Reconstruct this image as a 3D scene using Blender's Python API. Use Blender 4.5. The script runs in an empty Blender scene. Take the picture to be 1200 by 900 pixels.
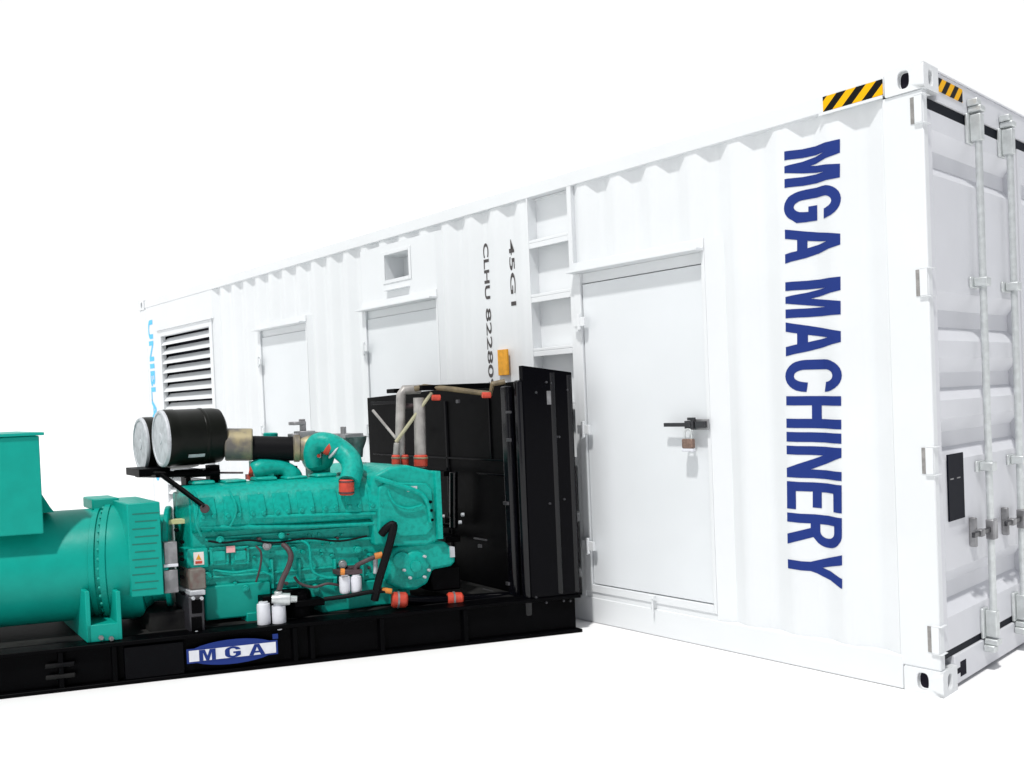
import bpy, bmesh, math, random
from mathutils import Vector, Matrix
random.seed(7)
C = bpy.context.scene.collection
R = math.radians
V = Vector

# ------------------------------------------------------------------ camera
CAM = V((1.67, -4.1419, 1.4519)); ROT = (1.5518, 0.042, 0.8407); FPX = 1031.2; SHX, SHY = -14.4, 37.68
cam_d = bpy.data.cameras.new("camera"); cam = bpy.data.objects.new("camera", cam_d); C.objects.link(cam)
cam.location = CAM; cam.rotation_euler = ROT
cam_d.sensor_width = 36; cam_d.lens = 36 * FPX / 1200; cam_d.shift_x = -SHX / 1200; cam_d.shift_y = SHY / 1200
cam_d.clip_start = .05; cam_d.clip_end = 2000
bpy.context.scene.camera = cam
RM = cam.rotation_euler.to_matrix()

# ------------------------------------------------------------------ generator set frame (u along its side, w across, z up)
GO = V((-2.079, -0.221, 0.0))
EU = V((-1.449, -2.864, 0)).normalized(); EV = V((EU.y, -EU.x, 0))
EW = V((math.cos(R(175)), math.sin(R(175)), 0))
CV = EW.dot(EV); CU = EW.dot(EU)
def G(u, w, z): return EU * u + EW * w + V((0, 0, z))
def at(px, py, w=0.0):
    """survey: a sight line on the photograph met with the plane lying w metres behind the generator's near side"""
    d = RM @ V(((px - 600 - SHX) / FPX, -(py - 450 - SHY) / FPX, -1))
    t = (w * CV - (CAM - GO).dot(EV)) / d.dot(EV)
    q = CAM + d * t - GO
    return V((q.dot(EU) - w * CU, w, q.z))
def gp(px, py, w=0.0): return G(*at(px, py, w))
I = lambda x, y, z: V((x, y, z))

# ------------------------------------------------------------------ materials
def new_mat(name):
    m = bpy.data.materials.new(name); m.use_nodes = True
    return m, m.node_tree.nodes, m.node_tree.links, m.node_tree.nodes['Principled BSDF']
def mat(name, col, rough=.5, metal=0., spec=.5, var=.0, scale=6., bump=0., bscale=40., col2=None, detail=6, lo=.4, hi=.65):
    m, n, l, b = new_mat(name)
    b.inputs['Base Color'].default_value = (*col, 1); b.inputs['Roughness'].default_value = rough
    b.inputs['Metallic'].default_value = metal; b.inputs['Specular IOR Level'].default_value = spec
    tc = n.new('ShaderNodeTexCoord')
    if var > 0 or col2:
        t = n.new('ShaderNodeTexNoise'); t.inputs['Scale'].default_value = scale; t.inputs['Detail'].default_value = detail
        l.new(tc.outputs['Object'], t.inputs['Vector'])
        r = n.new('ShaderNodeValToRGB'); r.color_ramp.elements[0].position = lo; r.color_ramp.elements[1].position = hi
        c2 = col2 or tuple(c * (1 - var) for c in col)
        r.color_ramp.elements[0].color = (*c2, 1); r.color_ramp.elements[1].color = (*col, 1)
        l.new(t.outputs['Fac'], r.inputs['Fac']); l.new(r.outputs['Color'], b.inputs['Base Color'])
        mr = n.new('ShaderNodeMapRange'); mr.inputs['To Min'].default_value = min(1, rough * 1.25); mr.inputs['To Max'].default_value = rough * .85
        l.new(t.outputs['Fac'], mr.inputs['Value']); l.new(mr.outputs['Result'], b.inputs['Roughness'])
    if bump > 0:
        t2 = n.new('ShaderNodeTexNoise'); t2.inputs['Scale'].default_value = bscale; t2.inputs['Detail'].default_value = 4
        l.new(tc.outputs['Object'], t2.inputs['Vector'])
        bp = n.new('ShaderNodeBump'); bp.inputs['Strength'].default_value = bump; bp.inputs['Distance'].default_value = .01
        l.new(t2.outputs['Fac'], bp.inputs['Height']); l.new(bp.outputs['Normal'], b.inputs['Normal'])
    return m
WHITE = mat('white_paint', (.725, .745, .76), .42, var=.035, scale=1.7, bump=.06, bscale=3.)
SHADEW = mat('shaded_white_paint', (.66, .67, .705), .4, var=.05, scale=2.2, bump=.05, bscale=4.)  # greyed white: shade of the container's end face partly put into the colour
DOORS = mat('smooth_white_paint', (.705, .73, .75), .42, var=.03, scale=2)
GROUND = mat('white_floor', (.86, .86, .86), .8, spec=.1, var=.01, scale=.6)
TEAL = mat('teal_paint', (.003, .325, .262), .38, spec=.16, var=.08, scale=9, bump=.1, bscale=22, lo=.35, hi=.6)
TEALE = mat('teal_engine_paint', (.003, .355, .29), .36, spec=.2, var=.22, scale=40, bump=.22, bscale=60, lo=.33, hi=.55)
BLACK = mat('black_paint', (.0015, .0015, .002), .38, spec=.035, var=.3, scale=7, bump=.08, bscale=14)
BLACKG = mat('glossy_black_paint', (.0015, .0015, .0025), .14, spec=.06, bump=.03, bscale=8)
RUBBER = mat('black_rubber', (.004, .004, .005), .55, spec=.12, bump=.1, bscale=30)
FILTER = mat('filter_black_paint', (.005, .006, .004), .35, spec=.16, var=.3, scale=8)
CAPM = mat('brushed_grey_metal', (.55, .57, .60), .55, metal=.2, var=.22, scale=26, lo=.35, hi=.6)
STEEL = mat('dull_steel', (.34, .34, .35), .45, metal=.6, var=.4, scale=14)
TAN = mat('heat_stained_steel', (.34, .29, .17), .5, metal=.35, var=.5, scale=11, col2=(.14, .13, .12))
GALV = mat('galvanised_steel', (.64, .67, .67), .36, metal=.45, var=.14, scale=30)
DUSTY = mat('dusty_black_paint', (.005, .005, .006), .6, spec=.03, col2=(.028, .028, .027), scale=4)
SHEEN = mat('polished_black_paint', (.003, .003, .005), .16, spec=.34, var=.5, scale=3)
PIPE = mat('grey_pipe_paint', (.42, .40, .38), .4, metal=.2, var=.35, scale=13)
OLIVE = mat('olive_pipe', (.16, .12, .06), .5, var=.5, scale=16)
REDH = mat('red_silicone_hose', (.62, .06, .03), .5, var=.3, scale=20)
ORANGE = mat('orange_fitting', (.75, .25, .04), .5, var=.3, scale=22)
BROWNH = mat('brown_hose', (.07, .04, .045), .55, var=.3, scale=20)
BRONZE = mat('brown_grey_casing', (.13, .085, .075), .6, var=.5, scale=25, col2=(.16, .15, .13))
FWHITE = mat('filter_white_paint', (.72, .73, .78), .35, var=.1, scale=20)
BLUE = mat('blue_vinyl', (.016, .036, .19), .55, spec=.12)
CYAN = mat('light_blue_vinyl', (.10, .50, .85), .5, spec=.3)
INK = mat('dark_grey_vinyl', (.07, .062, .062), .6, var=.3, scale=40)
YEL = mat('amber_plate', (.80, .36, .01), .5, var=.2, scale=30)
DARK = mat('dark_interior', (.012, .011, .018), .8, spec=.1)
GASKET = mat('black_gasket', (.006, .008, .014), .6, spec=.1)
NAVY = mat('navy_black_plate', (.003, .004, .010), .45, spec=.04)
BRASS = mat('bronze_padlock_metal', (.30, .20, .16), .45, metal=.5, var=.3, scale=60)
CHROME = mat('dark_steel_handle', (.05, .05, .055), .3, metal=.5)
STICK = mat('white_sticker', (.78, .70, .66), .5)
PINK = mat('magenta_tag', (.35, .03, .16), .5)
def hazard():
    m, n, l, b = new_mat('hazard_stripes')
    tc = n.new('ShaderNodeTexCoord'); s = n.new('ShaderNodeSeparateXYZ'); l.new(tc.outputs['Object'], s.inputs[0])
    a = n.new('ShaderNodeMath'); a.operation = 'ADD'; l.new(s.outputs['X'], a.inputs[0]); l.new(s.outputs['Y'], a.inputs[1])
    d = n.new('ShaderNodeMath'); d.operation = 'SUBTRACT'; l.new(a.outputs[0], d.inputs[0]); l.new(s.outputs['Z'], d.inputs[1])
    k = n.new('ShaderNodeMath'); k.operation = 'MULTIPLY'; k.inputs[1].default_value = 1 / .098; l.new(d.outputs[0], k.inputs[0])
    f = n.new('ShaderNodeMath'); f.operation = 'FRACT'; l.new(k.outputs[0], f.inputs[0])
    g = n.new('ShaderNodeMath'); g.operation = 'GREATER_THAN'; g.inputs[1].default_value = .5; l.new(f.outputs[0], g.inputs[0])
    x = n.new('ShaderNodeMix'); x.data_type = 'RGBA'; x.inputs['A'].default_value = (.85, .43, .005, 1); x.inputs['B'].default_value = (.008, .008, .008, 1)
    l.new(g.outputs[0], x.inputs['Factor']); l.new(x.outputs['Result'], b.inputs['Base Color']); b.inputs['Roughness'].default_value = .55; b.inputs['Specular IOR Level'].default_value = .08
    return m
HAZ = hazard()
SLOT = mat('grey_slot_paint', (.30, .29, .28), .6, var=.3, scale=30)

# ------------------------------------------------------------------ mesh helpers
def bm_new(): return bmesh.new()
def box(bm, a, b, f=I, taper=None):
    x0, y0, z0 = a; x1, y1, z1 = b
    vs = [bm.verts.new(f(x, y, z)) for x, y, z in ((x0, y0, z0), (x1, y0, z0), (x1, y1, z0), (x0, y1, z0), (x0, y0, z1), (x1, y0, z1), (x1, y1, z1), (x0, y1, z1))]
    for q in ((0, 3, 2, 1), (4, 5, 6, 7), (0, 1, 5, 4), (1, 2, 6, 5), (2, 3, 7, 6), (3, 0, 4, 7)): bm.faces.new([vs[i] for i in q])
def prism(bm, pts, lo, hi, plane='xz', f=I):
    """outline in a plane given a real thickness"""
    def P(p, d):
        if plane == 'xz': return f(p[0], d, p[1])
        if plane == 'xy': return f(p[0], p[1], d)
        return f(d, p[0], p[1])
    A = [bm.verts.new(P(p, lo)) for p in pts]; B = [bm.verts.new(P(p, hi)) for p in pts]
    bm.faces.new(A); bm.faces.new(B[::-1])
    n = len(pts)
    for i in range(n): bm.faces.new((A[i], B[i], B[(i + 1) % n], A[(i + 1) % n]))
def basis(d):
    d = d.normalized(); up = V((0, 0, 1)) if abs(d.z) < .9 else V((1, 0, 0))
    a = d.cross(up).normalized(); return a, a.cross(d).normalized()
def lathe(bm, p0, axis, prof, n=32):
    """prof: (distance along the axis, radius) pairs"""
    axis = axis.normalized(); a, b = basis(axis); rings = []
    for t, r in prof:
        c = p0 + axis * t
        if r < 1e-5: rings.append([bm.verts.new(c)])
        else: rings.append([bm.verts.new(c + a * r * math.cos(2 * math.pi * k / n) + b * r * math.sin(2 * math.pi * k / n)) for k in range(n)])
    for i in range(len(rings) - 1):
        p, q = rings[i], rings[i + 1]
        for k in range(n):
            k2 = (k + 1) % n
            if len(p) == 1 and len(q) == 1: continue
            if len(p) == 1: bm.faces.new((p[0], q[k2], q[k]))
            elif len(q) == 1: bm.faces.new((p[k], p[k2], q[0]))
            else: bm.faces.new((p[k], p[k2], q[k2], q[k]))
    if len(rings[0]) > 1: bm.faces.new(rings[0][::-1])
    if len(rings[-1]) > 1: bm.faces.new(rings[-1])
def cyl(bm, p0, p1, r, n=20, ch=None):
    d = p1 - p0; L = d.length; c = ch if ch is not None else min(r * .12, L * .2)
    lathe(bm, p0, d, [(0, r - c), (c, r), (L - c, r), (L, r - c)], n)
def smooth_path(pts, k=6):
    out = []
    for i in range(len(pts) - 1):
        p0 = pts[max(i - 1, 0)]; p1 = pts[i]; p2 = pts[i + 1]; p3 = pts[min(i + 2, len(pts) - 1)]
        for j in range(k):
            t = j / k
            out.append(.5 * ((2 * p1) + (p2 - p0) * t + (2 * p0 - 5 * p1 + 4 * p2 - p3) * t * t + (3 * p1 - p0 - 3 * p2 + p3) * t ** 3))
    out.append(pts[-1]); return out
def tube(bm, pts, r, n=14, smooth=True, k=6):
    P = smooth_path(pts, k) if smooth and len(pts) > 2 else pts
    rr = r if callable(r) else (lambda t: r)
    prev = None; rings = []
    for i, p in enumerate(P):
        d = (P[min(i + 1, len(P) - 1)] - P[max(i - 1, 0)]).normalized()
        if prev is None: a, b = basis(d)
        else:
            a = (prev - d * prev.dot(d)).normalized(); b = a.cross(d).normalized()
        prev = a; q = rr(i / (len(P) - 1))
        rings.append([bm.verts.new(p + a * q * math.cos(2 * math.pi * j / n) + b * q * math.sin(2 * math.pi * j / n)) for j in range(n)])
    for i in range(len(rings) - 1):
        for j in range(n): bm.faces.new((rings[i][j], rings[i][(j + 1) % n], rings[i + 1][(j + 1) % n], rings[i + 1][j]))
    bm.faces.new(rings[0][::-1]); bm.faces.new(rings[-1])
def obj(name, bm, material, parent=None, bevel=0., angle=34, seg=2, label=None, recalc=True):
    if recalc: bmesh.ops.recalc_face_normals(bm, faces=bm.faces)
    for e in bm.edges:
        if len(e.link_faces) == 2 and e.calc_face_angle(0) > R(angle): e.smooth = False
    for f in bm.faces: f.smooth = True
    me = bpy.data.meshes.new(name); bm.to_mesh(me); bm.free(); me.materials.append(material)
    o = bpy.data.objects.new(name, me); C.objects.link(o)
    if parent is not None: o.parent = parent
    if bevel > 0:
        md = o.modifiers.new('edges', 'BEVEL'); md.width = bevel; md.segments = seg; md.limit_method = 'ANGLE'; md.angle_limit = R(angle); md.harden_normals = False
    if label: o['label'] = label
    return o
def thing(name, label, cat, loc):
    o = bpy.data.objects.new(name, None); C.objects.link(o); o.location = loc; o['label'] = label; o['category'] = cat; o.empty_display_size = .3
    return o

# ------------------------------------------------------------------ letters (condensed bold block alphabet, outline + holes)
def arc(cx, cy, rx, ry, a0, a1, n=14):
    return [(cx + rx * math.cos(R(a0 + (a1 - a0) * i / n)), cy + ry * math.sin(R(a0 + (a1 - a0) * i / n))) for i in range(n + 1)]
def glyphs():
    g = {}
    g['M'] = (.70, [[(0, 0), (.17, 0), (.17, .70), (.285, 0), (.415, 0), (.53, .70), (.53, 0), (.70, 0), (.70, 1), (.45, 1), (.35, .42), (.25, 1), (0, 1)]])
    o = arc(.31, .66, .31, .355, 15, 180) + arc(.31, .34, .31, .355, 180, 300)
    o = arc(.31, .66, .31, .355, 5, 180) + arc(.31, .34, .31, .355, 180, 322) + [(.62, .19), (.62, .54), (.33, .54), (.33, .38), (.43, .38)]
    o += list(reversed(arc(.31, .32, .12, .17, 180, 330))) + list(reversed(arc(.31, .68, .12, .165, 5, 180)))
    g['G'] = (.64, [o])
    g['A'] = (.66, [[(0, 0), (.18, 0), (.225, .2), (.435, .2), (.48, 0), (.66, 0), (.43, 1), (.23, 1)], [(.26, .36), (.40, .36), (.33, .74)]])
    o = arc(.31, .66, .31, .355, 0, 180) + arc(.31, .34, .31, .355, 180, 360) + [(.44, .36)]
    o += list(reversed(arc(.31, .32, .12, .17, 180, 350))) + list(reversed(arc(.31, .68, .12, .165, 5, 180)))
    g['C'] = (.62, [o])
    g['H'] = (.62, [[(0, 0), (.18, 0), (.18, .42), (.44, .42), (.44, 0), (.62, 0), (.62, 1), (.44, 1), (.44, .6), (.18, .6), (.18, 1), (0, 1)]])
    g['I'] = (.19, [[(0, 0), (.19, 0), (.19, 1), (0, 1)]])
    g['N'] = (.62, [[(0, 0), (.17, 0), (.17, .62), (.44, 0), (.62, 0), (.62, 1), (.45, 1), (.45, .40), (.18, 1), (0, 1)]])
    g['E'] = (.54, [[(0, 0), (.54, 0), (.54, .17), (.18, .17), (.18, .43), (.49, .43), (.49, .59), (.18, .59), (.18, .83), (.53, .83), (.53, 1), (0, 1)]])
    g['R'] = (.62, [[(0, 0), (.18, 0), (.18, .40), (.27, .40), (.42, 0), (.62, 0), (.445, .44)] + arc(.33, .71, .29, .29, -50, 90) + [(0, 1)],
                    [(.18, .56), (.32, .56)] + arc(.32, .70, .125, .14, -90, 90, 8) + [(.18, .84)]])
    g['Y'] = (.64, [[(.23, 0), (.41, 0), (.41, .40), (.64, 1), (.45, 1), (.32, .60), (.19, 1), (0, 1), (.23, .40)]])
    g[' '] = (.20, [])
    return g
GL = glyphs()
def letters_mesh(text, cap, length, gap=.08):
    tot = sum(GL[c][0] for c in text) + gap * (len(text) - 1); sx = length / tot
    cu = bpy.data.curves.new('word', 'CURVE'); cu.dimensions = '2D'; cu.fill_mode = 'BOTH'
    x = 0
    for c in text:
        for ol in GL[c][1]:
            s = cu.splines.new('POLY'); s.points.add(len(ol) - 1); s.use_cyclic_u = True
            for p, (a, b) in zip(s.points, ol): p.co = ((x + a) * sx, b * cap, 0, 1)
        x += GL[c][0] + gap
    o = bpy.data.objects.new('word', cu); C.objects.link(o)
    dg = bpy.context.evaluated_depsgraph_get(); dg.update()
    me = bpy.data.meshes.new_from_object(o.evaluated_get(dg)); bpy.data.objects.remove(o)
    bm = bm_new(); bm.from_mesh(me); bpy.data.meshes.remove(me); return bm
def text_mesh(text, cap, length, bold=.0):
    cu = bpy.data.curves.new('word', 'FONT'); cu.body = text; cu.size = 1; cu.offset = bold
    o = bpy.data.objects.new('word', cu); C.objects.link(o)
    dg = bpy.context.evaluated_depsgraph_get(); dg.update()
    me = bpy.data.meshes.new_from_object(o.evaluated_get(dg)); bpy.data.objects.remove(o)
    xs = [v.co.x for v in me.vertices]; ys = [v.co.y for v in me.vertices]
    x0, x1, y0, y1 = min(xs), max(xs), min(ys), max(ys)
    bm = bm_new(); bm.from_mesh(me); bpy.data.meshes.remove(me)
    for v in bm.verts: v.co = V(((v.co.x - x0) / (x1 - x0) * length, (v.co.y - y0) / (y1 - y0) * cap, 0))
    return bm

# ================================================================== THE SETTING
bm = bm_new(); vs = [bm.verts.new(p) for p in ((-400, -400, 0), (400, -400, 0), (400, 400, 0), (-400, 400, 0))]; bm.faces.new(vs)
g = obj('ground', bm, GROUND, recalc=False); g['kind'] = 'structure'

# ================================================================== THE CONTAINER
L, W, H = 9.81, 2.438, 2.896
ct = thing('shipping_container', 'white corrugated shipping container with large blue lettering down its side, behind the teal generator', 'container', (0, 0, 0))
PITCH, X0, YO, YI = .278, -.205, .012, .044
def brk(x0, x1):
    xs = {x0, x1}; k = math.floor((x0 - X0) / PITCH) - 1
    while X0 + k * PITCH < x1 + PITCH:
        for t in (0, .26, .5, .76):
            x = X0 + (k + t) * PITCH
            if x0 + 1e-4 < x < x1 - 1e-4: xs.add(x)
        k += 1
    return sorted(xs)
def corr(x):
    t = ((x - X0) / PITCH) % 1
    if t < .26: return YO
    if t < .5: return YO + (YI - YO) * (t - .26) / .24
    if t < .76: return YI
    return YI - (YI - YO) * (t - .76) / .24
ZB, ZT = .162, 2.796
def patch(bm, x0, x1, z0, z1, nz=1):
    xs = brk(x0, x1)
    cols = [(bm.verts.new((x, corr(x), z0)), bm.verts.new((x, corr(x), z1))) for x in xs]
    for a, b in zip(cols, cols[1:]): bm.faces.new((a[0], b[0], b[1], a[1]))
bm = bm_new()
D1, D2, D3 = (-2.20, -1.205), (-4.66, -3.62), (-6.58, -5.60)      # three doors
LAD = (-2.60, -2.235); LOU = (-9.22, -7.64)
patch(bm, D1[1], -.19, ZB, ZT); patch(bm, D1[0], D1[1], 2.30, ZT)
patch(bm, D2[1], LAD[0], ZB, ZT); patch(bm, D2[0], D2[1], 2.75, ZT)
patch(bm, D3[1], D2[0], ZB, ZT); patch(bm, D3[0], D3[1], 2.31, ZT); patch(bm, LOU[1], D3[0], ZB, ZT)
obj('side_wall', bm, WHITE, ct, angle=20, recalc=False)
# plain wall parts: bands under the doors, panel round the window, louvre end, far walls, roof
def panel(a, b): m = bm_new(); box(m, a, b); obj('side_panel', m, WHITE, ct)
for d in (D1, D2, D3): panel((d[0], .006, ZB), (d[1], .06, .205))
for a, b, c, d in ((D2[0], D2[1], 2.30, 2.462), (D2[0], -4.305, 2.462, 2.665), (-3.975, D2[1], 2.462, 2.665), (D2[0], D2[1], 2.665, 2.75)): panel((a, .008, c), (b, .05, d))
panel((-L + .19, .006, ZB), (LOU[0], .05, ZT)); panel((LOU[0], .006, 2.47), (LOU[1], .05, ZT)); panel((LOU[0], .006, ZB), (LOU[1], .05, .30))
panel((LAD[1], .001, ZB), (D1[0], .06, ZT))
bm = bm_new(); box(bm, (-L + .01, W - .05, .1), (-.1, W - .01, H - .1)); obj('rear_wall', bm, WHITE, ct)
bm = bm_new(); box(bm, (-L + .01, .07, .1), (-L + .05, W - .05, H - .1)); obj('end_wall', bm, WHITE, ct)
bm = bm_new(); box(bm, (-L + .03, .03, H - .06), (-.05, W - .03, H - .03)); obj('roof', bm, WHITE, ct)
bm = bm_new(); box(bm, (-L + .03, .03, .10), (-.06, W - .03, .15)); obj('container_floor', bm, DARK, ct)
# rails
bm = bm_new(); box(bm, (-L + .178, 0, ZT), (-.178, .06, H - .012)); box(bm, (-L + .178, W - .06, ZT), (-.178, W, H - .012)); obj('top_rail', bm, WHITE, ct, bevel=.004)
bm = bm_new(); box(bm, (-L + .178, 0, .003), (-.178, .05, ZB)); box(bm, (-L + .178, W - .05, .003), (-.178, W, ZB)); obj('bottom_rail', bm, WHITE, ct, bevel=.004)
# corner posts
for x0, x1 in ((-.192, -.004), (-L + .004, -L + .19)):
    for y0, y1 in ((.002, .05), (W - .05, W - .002)):
        bm = bm_new(); box(bm, (x0, y0, .118), (x1, y1, H - .116)); obj('corner_post', bm, WHITE, ct, bevel=.006)
# corner castings with an oval hole in every outer face
def hole_face(bm, corners, c, rx, ry, depth, n=20, flat=.6):
    """rectangle with a slotted opening and its inner tunnel; corners: origin, du, dv, inward normal"""
    o, du, dv, nn = corners; lu, lv = du.length, dv.length; eu, ev = du.normalized(), dv.normalized()
    inner = []
    for k in range(n):
        a = 2 * math.pi * (k + .5) / n; cx, cy = math.cos(a), math.sin(a)
        inner.append((c[0] + rx * math.copysign(abs(cx) ** .7, cx), c[1] + ry * math.copysign(abs(cy) ** .7, cy)))
    outer = []
    for p in inner:
        dx, dy = p[0] - c[0], p[1] - c[1]
        t = min((lu - c[0]) / dx if dx > 1e-9 else 9e9, -c[0] / dx if dx < -1e-9 else 9e9, (lv - c[1]) / dy if dy > 1e-9 else 9e9, -c[1] / dy if dy < -1e-9 else 9e9)
        outer.append((c[0] + dx * t, c[1] + dy * t))
    # make sure the corners are in the outer loop
    A = [bm.verts.new(o + eu * p[0] + ev * p[1]) for p in inner]; B = [bm.verts.new(o + eu * p[0] + ev * p[1]) for p in outer]
    T = [bm.verts.new(o + eu * p[0] + ev * p[1] + nn * depth) for p in inner]
    cs = [(0, 0), (lu, 0), (lu, lv), (0, lv)]; cv = {q: bm.verts.new(o + eu * q[0] + ev * q[1]) for q in cs}
    for k in range(n):
        j = (k + 1) % n; f = [A[k], B[k]]
        p, q = outer[k], outer[j]
        for cpt in cs:
            on = lambda s: (abs(s[0] - cpt[0]) < 1e-6, abs(s[1] - cpt[1]) < 1e-6)
            a, b = on(p), on(q)
            if ((a[0] and b[1] and not b[0]) or (a[1] and b[0] and not b[1])) and not (a[0] and a[1]): f.append(cv[cpt])
        f += [B[j], A[j]]; bm.faces.new(f); bm.faces.new((A[k], A[j], T[j], T[k]))
    bm.faces.new(T)
def casting(x, y, z, sx, sy):
    """outer corner (x,y), z = base; extends sx along x and sy along y"""
    lx, ly, lz = .178, .162, .118
    bm = bm_new(); e = .005
    O = V((x - sx * -e if False else x + (-sx) * 0, y, z))
    X, Y, Z = V((sx * lx, 0, 0)), V((0, sy * ly, 0)), V((0, 0, lz))
    hole_face(bm, (O, X, Z, V((0, sy, 0))), (lx * .52, lz * .5), .026, .040, .03)
    hole_face(bm, (O, Y, Z, V((sx, 0, 0))), (ly * .48, lz * .5), .024, .036, .03)
    c = [O + X, O + X + Y, O + Y]
    def q(*p): bm.faces.new([bm.verts.new(v) for v in p])
    q(O + X, O + X + Y, O + X + Y + Z, O + X + Z); q(O + Y, O + X + Y, O + X + Y + Z, O + Y + Z)
    q(O, O + X, O + X + Y, O + Y); q(O + Z, O + X + Z, O + X + Y + Z, O + Y + Z)
    bmesh.ops.remove_doubles(bm, verts=bm.verts, dist=1e-4)
    cst = obj('corner_casting', bm, WHITE, ct, bevel=.004, seg=2)
    d = bm_new()
    box(d, (min(x + sx * .035, x + sx * .15), min(y + sy * .0295, y + sy * .03), z + .012), (max(x + sx * .035, x + sx * .15), max(y + sy * .0295, y + sy * .03), z + .106))
    box(d, (min(x + sx * .0295, x + sx * .03), min(y + sy * .035, y + sy * .13), z + .012), (max(x + sx * .0295, x + sx * .03), max(y + sy * .035, y + sy * .13), z + .106))
    obj('socket', d, DARK, cst)
for x, sx in ((.006, -1), (-L - .006, 1)):
    for y, sy in ((-.006, 1), (W + .006, -1)):
        for z in (0, H - .116): casting(x, y, z, sx, sy)

# ---- side doors
def side_door(x0, x1, ztop, lab, latch):
    f = bm_new(); gap = .006 if latch else .003
    box(f, (x0, -.003, .20), (x0 + .055, .06, ztop + .03)); box(f, (x1 - .022, -.003, .20), (x1, .06, ztop + .03))
    box(f, (x0 + .055, -.003, .20), (x1 - .022, .06, .245))
    box(f, (x0 + .001, -.004, ztop + .045), (x1 - .001, .06, ztop + .10))          # head member
    box(f, (x0 + .001, -.075, ztop + .030), (x1 - .001, .06, ztop + .0448))         # drip lip
    box(f, (x0 + .055, .022, ztop - .035), (x1 - .022, .059, ztop + .0295))          # inner lip
    fr = obj('door_frame', f, WHITE, ct, bevel=.002)
    d = bm_new(); box(d, (x0 + .055 + gap, .012, .245 + gap), (x1 - .022 - gap, .042, ztop - .035 - gap))
    leaf = obj('side_door', d, DOORS, ct, bevel=.003, label=lab)
    s = bm_new()
    box(s, (x0 + .0555, .0425, .2455), (x1 - .0225, .0445, ztop - .0355)); obj('seal', s, GASKET, leaf)
    for z in (ztop - .28, 1.24, .50):
        h = bm_new(); box(h, (x0 + .02, -.044, z - .028), (x0 + .115, -.0225, z + .028)); box(h, (x0 + .03, -.036, z - .06), (x0 + .05, -.0225, z - .0285))
        cyl(h, V((x0 + .066, -.040, z - .05)), V((x0 + .066, -.040, z + .05)), .013, 12)
        obj('hinge', h, WHITE, leaf, bevel=.004)
    if latch:
        zz = latch; h = bm_new()
        box(h, (x1 - .115, -.016, zz - .030), (x1 + .006, -.0225 - .008, zz + .030))
        obj('latch_plate', h, STEEL, leaf, bevel=.003)
        h = bm_new(); box(h, (x1 - .285, -.052, zz - .011), (x1 - .12, -.034, zz + .011)); box(h, (x1 - .135, -.058, zz - .022), (x1 - .075, -.031, zz + .022)); box(h, (x1 - .070, -.050, zz - .018), (x1 - .004, -.031, zz + .018))
        box(h, (x1 - .125, -.045, zz + .024), (x1 - .075, -.0315, zz + .040))
        cyl(h, V((x1 - .105, -.064, zz)), V((x1 - .105, -.03, zz)), .014, 12)
        obj('handle', h, CHROME, leaf, bevel=.003)
    return leaf
side_door(*D1, 2.20, 'flat white side door with bolt handle nearest the corner', 1.265)
side_door(*D2, 2.21, 'middle white side door under the small window', 0)
side_door(*D3, 2.21, 'white side door beside the louvred vent', 0)
for x1, z1 in ((D1[1], 2.30), (D2[1], 2.75), (D3[1], 2.31), (LOU[1], ZT - .001)):
    m = bm_new(); prism(m, [(x1 + .0005, .001), (x1 + .115, .050), (x1 + .0005, .050)], ZB + .001, z1, 'xy'); obj('jamb_fillet', m, WHITE, ct)
# padlock hanging from the bolt
pl = thing('padlock', 'small bronze padlock hanging from the bolt of the white side door', 'padlock', (-1.318, -.056, 1.16))
bm = bm_new(); box(bm, (-.036, -.016, -.028), (.036, .016, .026)); obj('lock_body', bm, BRASS, pl, bevel=.006)
bm = bm_new(); box(bm, (-.037, -.0165, -.046), (.037, .0165, -.0285)); obj('lock_cap', bm, FWHITE, pl, bevel=.004)
bm = bm_new(); tube(bm, [V((-.022, 0, .02)), V((-.022, 0, .06)), V((-.012, 0, .078)), V((.012, 0, .078)), V((.022, 0, .06)), V((.022, 0, .02))], .006, 10, k=4); obj('shackle', bm, GALV, pl)
# little drip spout under the door
bm = bm_new(); cyl(bm, V((-1.64, -.030, .15)), V((-1.64, -.030, .245)), .006, 8); box(bm, (-1.66, -.04, .232), (-1.62, -.0225, .250)); obj('drain_pipe', bm, WHITE, ct)
# window recess above the middle door
bm = bm_new()
xa, xb, za, zb = -4.305, -3.975, 2.462, 2.665
box(bm, (xa, .20, za), (xb, .215, zb)); box(bm, (xa - .01, .05, za), (xa, .20, zb)); box(bm, (xb, .05, za), (xb + .01, .20, zb)); box(bm, (xa, .05, za - .01), (xb, .20, za)); box(bm, (xa, .05, zb), (xb, .20, zb + .01))
wn = obj('window', bm, WHITE, ct)
bm = bm_new()
for a, b, c, d in ((xa - .03, xa, za - .03, zb + .03), (xb, xb + .03, za - .03, zb + .03), (xa, xb, za - .03, za), (xa, xb, zb, zb + .03)): box(bm, (a, .002, c), (b, .0078, d))
box(bm, (xa + .02, -.03, za - .092), (xb, .0075, za - .082))
obj('window_frame', bm, WHITE, wn, bevel=.003)
bm = bm_new(); box(bm, (xa + .16, .165, za + .04), (xb - .06, .1995, zb - .05)); obj('socket_box', bm, SHADEW, wn, bevel=.005)
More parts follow.
